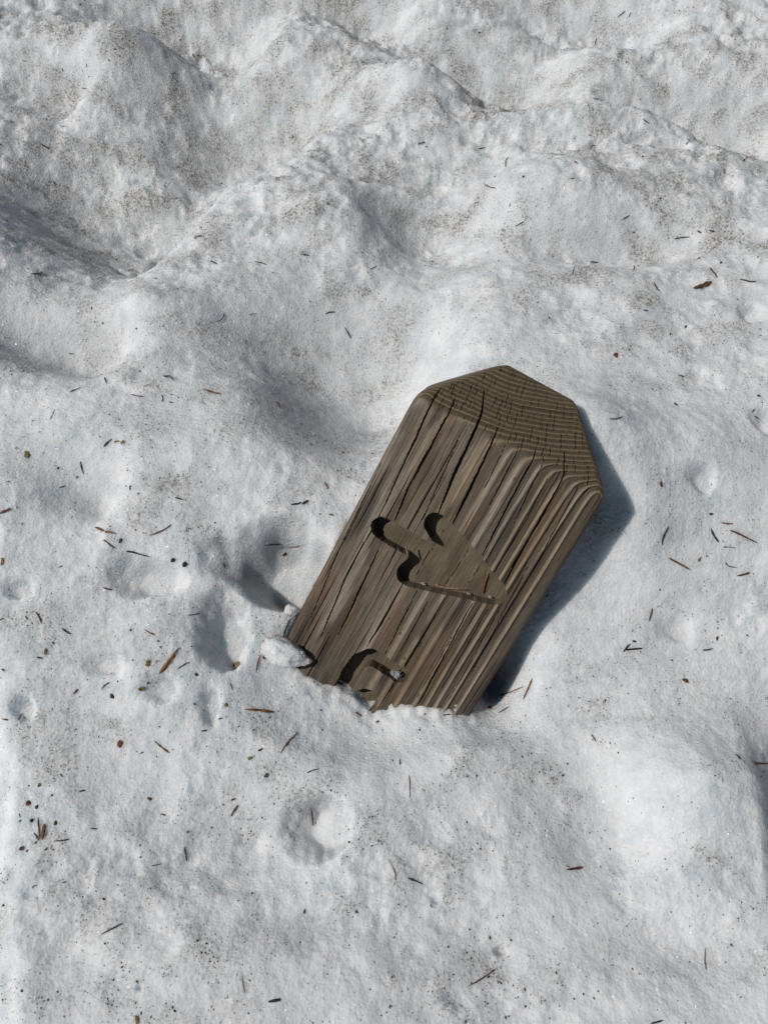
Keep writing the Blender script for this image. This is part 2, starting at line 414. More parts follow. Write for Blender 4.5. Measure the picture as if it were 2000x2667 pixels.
def litter_material(name, c1, c2, rough=0.6):
    m, nt, b = nodes_of(name); L = nt.links.new
    tc = nd(nt, 'ShaderNodeTexCoord')
    n = nd(nt, 'ShaderNodeTexNoise'); n.inputs['Scale'].default_value = 420; n.inputs['Detail'].default_value = 3
    L(tc.outputs['Object'], n.inputs['Vector'])
    r = nd(nt, 'ShaderNodeValToRGB'); r.color_ramp.elements[0].position = 0.35; r.color_ramp.elements[1].position = 0.68
    r.color_ramp.elements[0].color = (*c1, 1); r.color_ramp.elements[1].color = (*c2, 1)
    L(n.outputs['Fac'], r.inputs['Fac']); L(r.outputs[0], b.inputs['Base Color'])
    b.inputs['Roughness'].default_value = rough; b.inputs['Specular IOR Level'].default_value = 0.3
    return m

SNOW = snow_material()
LIT = {
    'o': litter_material('orange_brown_needle', (0.11, 0.040, 0.012), (0.28, 0.12, 0.04)),
    'r': litter_material('red_brown_needle', (0.060, 0.017, 0.010), (0.17, 0.055, 0.028)),
    'b': litter_material('brown_needle', (0.050, 0.026, 0.013), (0.13, 0.070, 0.035)),
    'd': litter_material('dark_needle', (0.012, 0.009, 0.008), (0.045, 0.032, 0.026)),
    'g': litter_material('green_needle', (0.018, 0.022, 0.008), (0.060, 0.066, 0.025)),
    'y': litter_material('yellowish_litter', (0.11, 0.075, 0.025), (0.26, 0.19, 0.075)),
    'p': litter_material('pale_needle', (0.16, 0.10, 0.07), (0.30, 0.20, 0.14)),
}
def ice_material():
    m, nt, b = nodes_of('clear_ice')
    b.inputs['Base Color'].default_value = (0.86, 0.90, 0.92, 1); b.inputs['Roughness'].default_value = 0.12
    b.inputs['Transmission Weight'].default_value = 0.75; b.inputs['IOR'].default_value = 1.31
    return m
ICE = ice_material()

# ------------------------------------------------------------------ snow ground
def build_snow():
    ph = np.linspace(math.radians(112), math.radians(15.5), 1080)
    yd = H / np.tan(ph)
    y_back = -np.geomspace(60, abs(yd[0]) + 0.02, 26)
    y_far = np.geomspace(yd[-1] * 1.015, 120.0, 44)
    ys = np.concatenate([y_back, yd, y_far])
    sd = np.linspace(-1, 1, 840)
    so = np.geomspace(1.02, 60, 24)
    ss = np.concatenate([-so[::-1], sd, so])
    Z = ys * math.cos(PITCH) + H * math.sin(PITCH)
    hw = 0.5 * np.maximum(Z, 0.30) * 1.22 + 0.05
    X = ss[None, :] * hw[:, None]; Y = np.repeat(ys[:, None], len(ss), 1)
    z, dirt, pit = terrain(X.ravel().copy(), Y.ravel().copy(), True)
    v = np.stack([X.ravel(), Y.ravel(), z], -1)
    me = mesh_np('snow_ground', v, grid_quads(len(ys), len(ss)))
    set_attr(me, 'dirt', dirt)
    o = link('snow_ground', me, SNOW, label='old melting spring snow pitted with hollows and melt cups', kind='structure')
    return o
build_snow()

# ------------------------------------------------------------------ the wooden post
def tile(pts, ox, oy, sc): return [(ox + x / sc, oy + y / sc) for x, y in pts]
def face_us(pts):
    p = face_pt(np.array([a for a, b in pts]), np.array([b for a, b in pts])) - PO
    return np.stack([p @ UX, p @ AX], -1)

ARROW = face_us(tile([(220,300),(232,262),(262,232),(305,222),(355,236),(420,268),(500,315),(600,372),(690,428),(735,446),(748,425),
    (735,395),(705,355),(685,315),(679,275),(690,235),(715,205),(750,190),(790,188),(835,210),(875,250),(915,283),(1000,370),(1100,490),
    (1220,640),(1300,735),(1360,805),(1388,860),(1392,905),(1372,950),(1330,973),(1270,978),(1190,963),(1100,940),(1000,918),(900,900),
    (750,868),(600,835),(525,812),(480,790),(455,760),(443,715),(452,668),(480,632),(520,602),(545,575),(540,548),(500,533),(440,498),
    (340,442),(265,392),(230,350)], 900, 1280, 3.318))
HOOK = face_us(tile([(452,720),(500,605),(555,530),(625,498),(710,545),(806,612)], 700, 1500, 2.37))
HOOK2 = face_us(tile([(480,800),(600,765)], 700, 1500, 2.37))
HOOK_R = 55 / 2.37 * ZT / F; HOOK2_R = 78 / 2.37 * ZT / F

CRACKS = [   # points in the enlarged view of the post, half width mm, depth mm
    ([(738,190),(705,245),(640,390),(560,560),(500,690)], 0.55, 7), ([(800,235),(782,285),(690,455),(600,620),(545,755)], 0.65, 8),
    ([(930,200),(922,290),(893,365),(800,560),(732,725)], 0.95, 9), ([(990,360),(960,430),(870,620),(795,770)], 1.0, 9),
    ([(1155,450),(1146,485),(1060,640),(1012,735),(925,905)], 0.6, 7), ([(1080,435),(1070,465),(1000,600),(950,700)], 0.4, 5),
    ([(1283,470),(1275,565),(1190,720),(1090,895),(1015,1040)], 0.75, 8), ([(1022,430),(985,510),(930,620)], 0.35, 4),
    ([(580,1030),(505,1170),(425,1300)], 0.7, 7), ([(885,1100),(800,1260),(705,1440),(650,1545)], 0.65, 7),
    ([(475,880),(415,1010),(345,1160),(300,1250)], 0.5, 6), ([(410,850),(320,1030),(225,1260)], 0.55, 6),
    ([(500,690),(440,810),(385,900)], 0.4, 4), ([(790,1260),(700,1420),(640,1520)], 0.3, 3), ([(640,1060),(560,1220),(500,1340)], 0.35, 4),
    ([(1190,500),(1120,640),(1060,770)], 0.35, 4), ([(1340,610),(1250,770),(1130,990)], 0.4, 4), ([(1120,960),(1000,1180),(870,1430)], 0.35, 4),
    ([(760,1090),(650,1290),(520,1500)], 0.45, 5), ([(700,1085),(620,1230),(570,1320)], 0.35, 4), ([(600,270),(480,520),(300,890),(180,1180)], 0.3, 3),
    ([(860,900),(790,1010),(740,1080)], 0.25, 13), ([(970,880),(900,990),(850,1060)], 0.25, 13), ([(720,850),(660,960),(620,1030)], 0.25, 13),
    ([(830,380),(760,540),(660,760)], 0.3, 3), ([(1220,540),(1100,780),(960,1000)], 0.3, 3), ([(760,800),(700,900)], 0.2, 13),
    ([(940,980),(925,1060)], 0.2, 13), ([(1010,1120),(900,1320),(780,1530)], 0.3, 3.5), ([(960,1115),(850,1310),(740,1500)], 0.35, 4),
]
CR_US = [(face_us(tile(p, 700, 900, 1.659)), w * 1.15e-3, d * 1e-3) for p, w, d in CRACKS]

KN_ = face_us(tile([(1132, 1080), (585, 1352), (520, 1180), (1060, 575), (568, 1245), (1160, 680)], 700, 900, 1.659))
KNOTS = [(a, b, r) for (a, b), r in zip(KN_, (0.0017, 0.0015, 0.0012, 0.0014, 0.0015, 0.0011))]

def seg_dist(u, s, a, b):
    d = b - a; L2 = d @ d
    t = np.clip(((u - a[0]) * d[0] + (s - a[1]) * d[1]) / L2, 0, 1)
    return np.hypot(u - a[0] - t * d[0], s - a[1] - t * d[1])

def poly_sd(u, s, P):
    inside = np.zeros(u.shape, bool); dist = np.full(u.shape, 1e9)
    n = len(P)
    for i in range(n):
        a = P[i]; b = P[(i + 1) % n]
        dist = np.minimum(dist, seg_dist(u, s, a, b))
        c = ((a[1] > s) != (b[1] > s)) & (u < (b[0] - a[0]) * (s - a[1]) / (b[1] - a[1] + 1e-12) + a[0])
        inside ^= c
    return np.where(inside, -dist, dist)

def path_sd(u, s, P, r):
    d = np.full(u.shape, 1e9)
    for i in range(len(P) - 1): d = np.minimum(d, seg_dist(u, s, P[i], P[i + 1]))
    return d - r

RING_P = 0.0031; UC, WC = -0.052, 0.245
R_ED = 0.0075; R_HIP = 0.0048
ROUT = 0.0115

def post_hw(s):
    """half width of the front sheet: straight below the eave, drawn in above it, corners worn round"""
    return W / 2 - 0.5 * (s + np.sqrt(s * s + 0.0038 ** 2)) - 0.0032 * np.exp(-(D_CH - np.minimum(s, D_CH)) / 0.0022)

def post_base(u, s):
    """distance of the weathered front below its own plane, without grain"""
    e0 = 0.0040
    dep = 0.5 * (s + np.sqrt(s * s + e0 * e0))
    hw = post_hw(s)
    R = np.where(s > 0, R_HIP, R_ED) * 1.0 + (R_ED - R_HIP) * np.exp(-np.maximum(s, 0) / 0.004) * (s > 0)
    e = np.clip(hw - np.abs(u), 0, None)
    k = np.clip(R - e, 0, None)
    dep = dep + R - np.sqrt(np.maximum(R * R - k * k, 0))
    et = np.clip(D_CH - s, 0, None); R2 = 0.003
    k2 = np.clip(R2 - et, 0, None)
    dep = dep + R2 - np.sqrt(np.maximum(R2 * R2 - k2 * k2, 0))
    edge = np.minimum(smooth(0, 0.004, e), smooth(0, 0.004, et))
    return dep, edge

def post_detail(u, s, dep, edge, front=True):
    wob = 0.0007 * perlin(u * 40, s * 4, 201) + 0.0002 * perlin(u * 160, s * 9, 202)
    w = dep
    r = np.hypot(u - UC, WC - w) + wob + 0.0010 * perlin((u + 3) * 26, w * 60, 203)
    phs = r / RING_P
    fr = phs - np.floor(phs)
    k = np.floor(phs)
    ridge = np.clip(1 - np.abs(fr - 0.72) / 0.30, 0, 1); ridge = ridge * ridge * (3 - 2 * ridge)
    rnd = _hash(k, k * 0 + 4, 207)
    top = smooth(-0.001, 0.0015, s)
    slope_f = np.abs(u - UC) / np.hypot(u - UC, WC - w)
    amp = (1 - top) * (0.0003 + 0.0040 * np.clip(slope_f - 0.04, 0, 0.4)) + top * 0.0013 * (0.6 + 0.6 * rnd)
    h = amp * (ridge - 0.6) * (0.6 + 0.8 * rnd)
    # long fibres and fine checks on the face
    fib = 0.00022 * perlin(u * 950, s * 22, 211) + 0.00036 * perlin(u * 330, s * 7, 212) + 0.0004 * perlin(u * 120, s * 3.5, 216)
    q = perlin(u * 420 + 0.7 * perlin(u * 30, s * 5, 214), s * 6, 213)
    q2 = perlin(u * 760 + 0.5 * perlin(u * 40, s * 6, 217), s * 8, 218)
    chk = smooth(0.50, 0.66, q) * 0.0013 + smooth(0.54, 0.72, q2) * 0.0008
    h = h + (1 - top) * (fib - chk) + top * 0.00025 * perlin(u * 1100, s * 1100, 215)
    # end grain: short radial checks, staggered from ring to ring
    tt = np.arctan2(u - UC, WC - w) * 0.245
    checks = np.zeros_like(u)
    for cell, sd_, wdt, dp, pr in ((0.0052, 301, 0.00030, 0.0020, 0.42), (0.0034, 311, 0.00018, 0.0010, 0.20)):
        kk = np.floor(phs / 1.6 + 0.5 * _hash(np.floor(tt / cell), tt * 0, sd_ + 3))
        for o_ in (-1, 0, 1):
            j = np.floor(tt / cell) + o_
            tc_ = (j + 0.5 + 0.7 * (_hash(j, kk * 0, sd_) - 0.5) + 0.30 * (_hash(j, kk, sd_ + 1) - 0.5)) * cell + 0.0002 * np.sin(phs * 4)
            on = _hash(j, kk, sd_ + 2) < pr
            checks = np.maximum(checks, on * dp * np.clip(1 - (np.abs(tt - tc_) / wdt) ** 2, 0, 1))
    h = h - checks * top
    crk = np.zeros_like(u); rout = np.zeros_like(u); which = np.zeros(u.shape, np.int8)
    if front:
        sda = poly_sd(u, s, ARROW) + 0.00025 * perlin(u * 260, s * 260, 221)
        sdh = np.minimum(path_sd(u, s, HOOK, HOOK_R), path_sd(u, s, HOOK2, HOOK2_R)) + 0.00025 * perlin(u * 260, s * 260, 222)
        ina = smooth(0.00025, -0.00025, sda); inh = smooth(0.00025, -0.00025, sdh)
        rout = np.maximum(ina, inh); which = np.where(sda < 0.0003, 1, np.where(sdh < 0.0003, 2, 0)).astype(np.int8)
        wu = u + 0.0003 * perlin(s * 45, u * 20, 231) + 0.00022 * perlin(s * 190, u * 20, 232)
        for P, cw, cd_ in CR_US:
            lo = P.min(0) - 0.004; hi = P.max(0) + 0.004
            m = (u > lo[0]) & (u < hi[0]) & (s > lo[1]) & (s < hi[1])
            um, sm_ = wu[m], s[m]
            d = np.full(um.shape, 1e9); tot = np.zeros_like(um)
            for i in range(len(P) - 1): d = np.minimum(d, seg_dist(um, sm_, P[i], P[i + 1]))
            endt = np.minimum(np.hypot(um - P[0][0], sm_ - P[0][1]), np.hypot(um - P[-1][0], sm_ - P[-1][1]))
            cwl = cw * (0.35 + 0.65 * smooth(0, 0.02, endt)) * (0.8 + 0.4 * perlin(sm_ * 45, um * 0 + cw * 1e4, 233))
            crk[m] = np.maximum(crk[m], cd_ * np.clip(1.15 - d / np.maximum(cwl, 1e-5), 0, 1) ** 0.8)
    hr = -ROUT + 0.0004 * perlin(u * 90, s * 90, 241) + 0.00015 * perlin(u * 500, s * 60, 242)
    hh = h * (1 - rout) + hr * rout
    hh = np.minimum(hh, hh - crk * (1 - rout * 0.8)) if front else hh
    hh = hh * edge - (1 - edge) * 0 
    # colour of the wood itself
    grey = 0.5 + 0.5 * np.clip(1.3 * fbm(u * 60, s * 7, 251, 3), -1, 1)
    stain = smooth(0.10, 0.62, fbm(u * 95, s * 14, 261, 3))
    warm = np.array([0.160, 0.117, 0.074]); gry = np.array([0.206, 0.172, 0.134]); dark = np.array([0.050, 0.040, 0.033]); red = np.array([0.15, 0.085, 0.048])
    c = warm[None] * (1 - grey[:, None]) + gry[None] * grey[:, None]
    rk = np.clip(0.30 + 2.2 * slope_f, 0, 1)[:, None]
    c = c * (1 - rk * (0.48 - 0.95 * ridge[:, None]))
    c = c * (1 - 0.72 * stain[:, None]) + dark[None] * 0.72 * stain[:, None]
    c = c * (1 + 0.28 * perlin(u * 700, s * 14, 266) + 0.22 * perlin(u * 1500, s * 32, 268))[:, None]
    rs = smooth(0.25, 0.6, fbm(u * 120, s * 9, 265, 2)) * 0.4
    c = c * (1 - rs[:, None]) + red[None] * rs[:, None]
    wet = smooth(-0.165, -0.215, s + 0.02 * perlin(u * 60, s * 0 + 1, 267)) * smooth(0.02, -0.06, u)
    c = c * (1 - 0.45 * wet[:, None])
    for (kx, ky, kr) in KNOTS:
        dk = np.hypot((u - kx), (s - ky) * 0.7)
        c = c * (1 - 0.55 * smooth(kr, kr * 0.4, dk))[:, None] + np.array([0.16, 0.10, 0.04])[None] * (0.2 * np.exp(-((dk - kr) / (0.35 * kr)) ** 2))[:, None]
    eg = np.array([0.235, 0.180, 0.108])[None] * (0.42 + 0.66 * ridge[:, None]) * (0.85 + 0.3 * rnd[:, None])
    tp = smooth(-0.004, 0.003, s + 0.0012 * perlin(u * 200, s * 20, 271))[:, None]
    c = c * (1 - tp) + eg * tp
    fl = np.array([0.145, 0.113, 0.071])[None] * (0.85 + 0.25 * perlin(u * 70, s * 50, 281)[:, None]) * (0.9 + 0.2 * ridge[:, None])
    c = c * (1 - rout[:, None]) + fl * rout[:, None]
    return hh, c, which

def build_post():
    root = bpy.data.objects.new('trail_post', None); COL.objects.link(root)
    base = PO - AX * 0.40 - NX * (T_POST / 2)
    root.location = base; root.empty_display_size = 0.05
    root['label'] = 'weathered square wooden post with a carved arrow, leaning out of the snow'
    root['category'] = 'post'
    wood = wood_material('weathered_timber'); endw = wood_material('end_grain_timber', 0.85, 0.15); rout_m = wood_material('routed_timber', 0.62, 0.2)
    s_lo = np.linspace(-0.40, -0.262, 50); s_vis = np.linspace(-0.2615, D_CH, 680)
    ss = np.concatenate([s_lo, s_vis]); nr = len(ss); nc = 340
    t = np.linspace(-1, 1, nc)
    hw = post_hw(ss)
    U = (t[None, :] * hw[:, None]).ravel(); S = np.repeat(ss[:, None], nc, 1).ravel()
    dep, edge = post_base(U, S)
    h, colr, which = post_detail(U, S, dep, edge)
    depth = dep - h
    def world_of(u, s, d): return PO[None] + u[:, None] * UX + s[:, None] * AX - d[:, None] * NX - base[None]
    V = world_of(U, S, depth)
    Q = grid_quads(nr, nc)
    rgba = np.concatenate([colr, np.ones((len(colr), 1))], 1)
    uvw = np.stack([U, S, depth], -1)
    def part(name, V, Q, rgba, uvw, mat, sm=False, flip=False):
        used = np.unique(Q); mp = np.full(len(V), -1); mp[used] = np.arange(len(used))
        q = mp[Q]
        if flip: q = q[:, ::-1]
        me = mesh_np(name, V[used], q, sm)
        set_attr(me, 'tint', rgba[used], 'FLOAT_COLOR')
        a = me.attributes.new('uvw', 'FLOAT_VECTOR', 'POINT'); a.data.foreach_set('vector', uvw[used].astype(np.float32).ravel())
        return link(name, me, mat, root)
    qs = S[Q].mean(1); qw = which[Q].max(1)
    top = qs > 0
    part('front_face', V, Q[(~top) & (qw == 0)], rgba, uvw, wood)
    part('sloping_cap', V, Q[top], rgba, uvw, endw)['label'] = 'sloping end-grain cut with ringed ridges and short checks'
    part('carved_arrow', V, Q[(~top) & (qw == 1)], rgba, uvw, rout_m)['label'] = 'arrow routed into the face, pointing across the post'
    part('carved_hook', V, Q[(~top) & (qw == 2)], rgba, uvw, rout_m)['label'] = 'curved routed mark half buried in snow'
    # sides, back and ridge, joined to the edges of the front sheet
    DG = depth.reshape(nr, nc)
    sub = np.unique(np.concatenate([np.arange(0, nr, 3), [nr - 1]]))
    for sgn, ci in ((-1, 0), (1, nc - 1)):
        d0 = DG[sub, ci]; s_ = ss[sub]; nk = 60
        q = np.linspace(0, 1, nk)
        d1 = T_POST - d0
        Dp = d0[:, None] * (1 - q)[None] + d1[:, None] * q[None]
        Sg = np.repeat(s_[:, None], nk, 1)
        ed = np.minimum(smooth(0, 0.08, q), smooth(1, 0.92, q))[None]
        gr = (0.0005 * perlin(Dp * 330, Sg * 8, 401 + sgn) + 0.0004 * perlin(Dp * 900, Sg * 20, 403)) * ed * smooth(D_CH, D_CH - 0.004, Sg)
        Ug = sgn * (hw[sub][:, None] + gr)
        g = 0.5 + 0.5 * np.clip(1.3 * fbm(Dp * 70, Sg * 7, 410, 3), -1, 1)
        c = (np.array([0.168, 0.118, 0.074]) * (1 - g.ravel()[:, None]) + np.array([0.190, 0.165, 0.138]) * g.ravel()[:, None])
        Vs = world_of(Ug.ravel(), Sg.ravel(), Dp.ravel())
        part('side_face', Vs, grid_quads(len(sub), nk), np.concatenate([c, np.ones((len(c), 1))], 1), np.stack([Dp.ravel(), Sg.ravel(), Ug.ravel()], -1), wood, False, sgn > 0)
    cs = np.arange(0, nc, 4); cs = np.unique(np.concatenate([cs, [nc - 1]]))
    sel = (sub[:, None] * nc + cs[None, :]).ravel()
    db = T_POST - dep[sel]; c = rgba[sel]
    Vb = world_of(U[sel], S[sel], db)
    part('back_face', Vb, grid_quads(len(sub), len(cs)), c, uvw[sel], wood, False, True)
    d0 = depth.reshape(nr, nc)[-1]; u0 = U.reshape(nr, nc)[-1]
    q = np.linspace(0, 1, 6)
    Dp = d0[:, None] * (1 - q) + (T_POST - d0)[:, None] * q; Ug = np.repeat(u0[:, None], 6, 1)
    Vr = world_of(Ug.ravel(), np.full(Ug.size, D_CH), Dp.ravel())
    c = np.tile(np.array([0.13, 0.10, 0.065, 1.0]), (Ug.size, 1))
    part('top_ridge', Vr, grid_quads(nc, 6), c, np.stack([Ug.ravel(), np.full(Ug.size, D_CH), Dp.ravel()], -1), endw)
    return root
POST = build_post()

# ------------------------------------------------------------------ lumps of snow and ice
def ico(sub):
    import bmesh
    bm = bmesh.new(); bmesh.ops.create_icosphere(bm, subdivisions=sub, radius=1.0)
    v = np.array([p.co[:] for p in bm.verts]); f = np.array([[q.index for q in p.verts] for p in bm.faces]); bm.free()
    return v, f
ICO4 = ico(5); ICO2 = ico(2)

def noise3(v, sc, seed):
    return (perlin(v[:, 0] * sc + 5.1, v[:, 1] * sc, seed) + perlin(v[:, 1] * sc + 1.7, v[:, 2] * sc, seed + 1) + perlin(v[:, 2] * sc, v[:, 0] * sc + 8.3, seed + 2)) / 1.6

def lump(name, centre, axes, label, cat, seed, mat=None, rough=0.22, taper=0.0):
    """axes: three world vectors (already scaled) that carry the unit ball"""
    v, f = ICO4
    k = 1 + rough * noise3(v, 1.3, seed) - 0.8 * rough * np.abs(noise3(v, 2.8, seed + 5)) + 0.22 * rough * noise3(v, 6.0, seed + 9) + 0.22 * rough * noise3(v, 14.0, seed + 11) + 0.16 * rough * noise3(v, 26.0, seed + 15)
    q = v * k[:, None]
    q[:, 1:] *= (1 - taper * np.clip(q[:, :1], -1, 1))
    P = q[:, :1] * axes[0] + q[:, 1:2] * axes[1] + q[:, 2:3] * axes[2]
    me = mesh_np(name, P, f); set_attr(me, 'dirt', np.full(len(P), 0.12) * (0.5 + 0.5 * noise3(v, 2, seed + 20) > 0.4))
    o = link(name, me, mat or SNOW, label=label, cat=cat); o.location = centre
    return o

XW, YW, ZW = np.eye(3)
def tD(x, y): return (400 + x / 3.318, 1400 + y / 3.318)
def tZ(x, y): return (700 + x / 2.37, 1500 + y / 2.37)
c = face_pt(*tD(1150, 1005), h=0.0045)
lip_dir = face_pt(*tD(1415, 1045)) - face_pt(*tD(1130, 960)); lip_dir /= np.linalg.norm(lip_dir)
lip_up = AX - lip_dir * AX.dot(lip_dir); lip_up /= np.linalg.norm(lip_up); lip_n = np.cross(lip_dir, lip_up)
lump('snow_ledge', c, (lip_dir * 0.0200, lip_up * 0.0095, lip_n * 0.0105), 'icy tongue of snow lying over the lower left edge of the post', 'snow', 701, taper=0.45, rough=0.26)
def on_snow(px, py, dz=0.0):
    p = hit_snow(np.array([px]), np.array([py]))[0]; p[2] += dz; return p
lump('snow_lump', on_snow(*tD(1205, 640), dz=0.001), (XW * 0.0058, YW * 0.0048, ZW * 0.0050), 'small ragged ice lump touching the left edge of the post', 'ice', 721, rough=0.34)
lump('snow_crumb', on_snow(*tZ(1150, 822), dz=0.002), (XW * 0.0046, YW * 0.0042, ZW * 0.0050), 'small glassy snow crumb at the foot of the post, right of the hook mark', 'ice', 741, rough=0.5)
lump('ice_crumb', face_pt(*tZ(785, 608), h=-ROUT + 0.0035), (UX * 0.0055, AX * 0.0034, NX * 0.0034), 'clear lump of ice sitting in the end of the carved hook', 'ice', 751, mat=ICE, rough=0.35)
for q, (tx, ty, r, lab) in enumerate(((670, 797, 0.0022, 'tiny melting ice bead in the left corner of the carved arrow'),
                                      (1060, 882, 0.0017, 'tiny melting ice bead on the lower wall of the carved arrow'),
                                      (1245, 910, 0.0015, 'tiny melting ice bead near the tip of the carved arrow'))):
    lump('ice_bead', face_pt(900 + tx / 3.318, 1280 + ty / 3.318, h=-ROUT + 0.003), (UX * r, AX * r * 0.5, NX * r * 0.6), lab, 'ice', 760 + q, mat=ICE, rough=0.3)

# ------------------------------------------------------------------ needles, twigs, flakes and seeds lying on the snow
TL = {'A': (0, 900, 3.318), 'B': (400, 900, 3.318), 'C': (0, 1400, 3.318), 'D': (400, 1400, 3.318), 'E': (0, 1850, 3.318), 'F': (500, 1850, 3.318),
      'G': (1500, 1250, 3.318), 'H': (1500, 600, 3.318), 'P': (0, 1750, 1.659), 'Q': (1000, 1750, 1.659), 'R': (1000, 0, 1.659), 'S': (0, 0, 1.659)}
# sheet, colour, width, points
NEEDLES = """A y 9 595,70 638,72|A r 13 905,275 916,300 925,330|A b 13 607,402 655,385 703,362|A r 12 1130,428 1250,443|A r 12 1398,425 1410,455 1402,490
A d 10 1462,488 1500,498|A p 8 440,640 462,590 480,545|A d 18 900,880 935,840 972,808|A y 16 990,835 1040,828|A d 16 700,1000 712,1060 728,1115
A d 11 515,1230 568,1215|A d 11 1125,1210 1130,1255|A g 14 1515,1315 1588,1333|A r 26 0,1455 50,1436 105,1412|A o 22 827,1575 920,1605 1018,1630
A r 13 1290,1645 1400,1605 1485,1545|A b 10 1465,260 1505,303|B o 18 432,375 510,405 587,418|B r 13 1062,483 1085,510 1092,540|B o 14 1478,1180 1512,1240
B d 18 1185,1375 1240,1372 1280,1355|B d 22 1285,1375 1340,1340|B o 15 1515,1460 1560,1468|C b 15 900,22 1003,98|C d 16 1095,130 1160,130 1310,178
C d 10 510,260 548,245|C r 15 897,432 935,447 975,452|C r 15 310,640 345,690 365,750|C g 12 220,678 250,712|C r 18 540,785 580,815 625,838
C r 17 320,1035 372,1045|C r 12 1245,790 1300,825 1345,840|C o 26 1380,1185 1460,1070 1552,960|C o 15 1400,1175 1525,1015|C b 14 1535,1140 1580,1110 1630,1078
C b 18 640,1355 680,1310|C d 12 880,1310 915,1275 950,1252|C r 14 18,1568 80,1578|C d 10 160,1580 185,1545 205,1520|C d 12 0,715 40,700
D d 13 960,68 1040,64 1110,58|D o 13 1158,93 1210,85 1270,75|D b 17 605,215 620,268|D r 9 298,675 410,655|D d 14 1195,698 1150,770 1120,880
D r 15 888,1165 905,1080 928,1015|D b 11 665,1255 685,1320|D o 24 790,1488 920,1494 1043,1513|D b 20 1540,1230 1600,1255 1650,1290|D d 12 560,1570 600,1560
E o 17 1335,262 1400,320 1470,370|E d 10 1215,375 1245,360|E b 16 685,702 745,690|E b 13 335,920 340,1010 350,1110|E o 30 392,980 370,1120|E d 12 295,1055 340,1115
E d 13 470,1130 540,1125 608,1115|E r 13 1385,895 1438,908|E b 17 1595,1180 1608,1245 1618,1312|E d 9 1315,1345 1405,1325|E r 14 790,1020 848,1027
E d 9 285,1525 328,1510|E d 10 545,1490 578,1482|E d 8 170,890 180,930|F r 13 768,375 830,280 923,190|F b 20 337,920 370,865 402,820|F d 15 340,780 380,762
F b 15 1030,835 1042,920 1050,1005|F d 11 990,543 1045,520 1105,505|F r 14 1415,15 1470,55|F d 14 80,180 135,175
P b 8 440,1135 485,1110 535,1085|P p 6 1048,1310 1052,1350 1060,1390|P d 13 1160,1425 1215,1415|Q b 6 490,105 550,85 605,62|Q o 9 600,120 620,75 640,28
Q r 5 492,178 515,165 540,150|Q d 5 255,188 290,182|Q o 8 892,270 905,285 913,303|Q r 10 1508,358 1580,390 1659,400|Q r 6 108,445 112,490 112,548|Q d 6 68,375 70,402
Q y 7 18,812 48,870 42,925|Q g 8 102,890 135,902 168,917|Q r 11 785,855 858,845|Q r 6 360,1360 430,1320 485,1280|Q p 6 1388,1190 1384,1240 1390,1290|Q g 8 1150,1520 1205,1505
G d 17 740,570 755,490 800,405|G o 14 1245,370 1300,381 1355,380|G d 17 1160,418 1190,490 1232,543|G r 17 1320,440 1420,475 1562,553|G d 8 1265,585 1300,580 1380,592
G o 18 792,675 870,715 983,780|G y 15 1045,710 1080,665|G b 18 1385,830 1445,820 1498,802|G b 16 625,1225 645,1165 655,1110|G d 17 405,1490 435,1450 470,1415
G d 17 415,1470 500,1463 575,1457|G b 15 1085,1473 1130,1470 1180,1458|G d 10 1290,710 1315,745 1390,760|H g 14 840,78 910,66 980,60|H d 14 1040,5 1080,25|H d 13 1140,0 1195,15
H b 12 118,272 188,280|H o 11 487,318 503,380|H b 13 670,450 695,500 722,525|H d 11 1045,250 1072,232|H r 13 1150,325 1190,370 1220,412|H d 14 1405,425 1480,440 1560,440
H b 44 1005,508 1090,488 1165,450|H b 10 575,688 622,698|H g 14 880,1250 930,1272|H o 12 280,1632 345,1628 405,1612|H d 11 1515,1575 1540,1550|H r 12 1535,1605 1580,1635
R d 6 145,625 178,615|R d 5 405,645 437,638|R b 5 525,725 525,700 540,682|R b 5 880,645 915,632|R b 4 882,585 900,585|R d 6 565,980 605,958|R d 6 1030,950 1060,932
R b 6 430,800 455,808 480,820|R b 6 1545,710 1555,692 1570,683|R d 5 1300,628 1318,605|R d 4 900,425 925,430|R d 5 1115,515 1145,535|R b 5 820,695 832,710|R d 4 813,1190 820,1155
R b 4 800,773 825,770|R d 5 910,190 918,165|R d 4 1005,78 1045,45|R d 4 1055,75 1065,55|R b 4 545,880 540,895
S d 6 178,625 218,645|S d 5 233,783 242,800|S g 7 133,1185 190,1180|S g 5 540,1165 560,1170 585,1165|S b 5 1100,1130 1158,1145|S d 6 910,1128 940,1143|S d 5 398,1340 400,1325
S d 6 1405,1362 1425,1350 1450,1352|S d 6 1490,1415 1505,1440 1518,1465|S d 5 930,1388 960,1385 970,1350|S d 4 355,382 378,385|S d 4 840,1020 875,1022|S d 5 1305,1100 1340,1105
S b 4 1600,1165 1630,1150|S d 4 275,312 272,298|S d 4 490,215 505,212|S p 4 1075,1360 1110,1355|S d 4 375,275 378,292"""
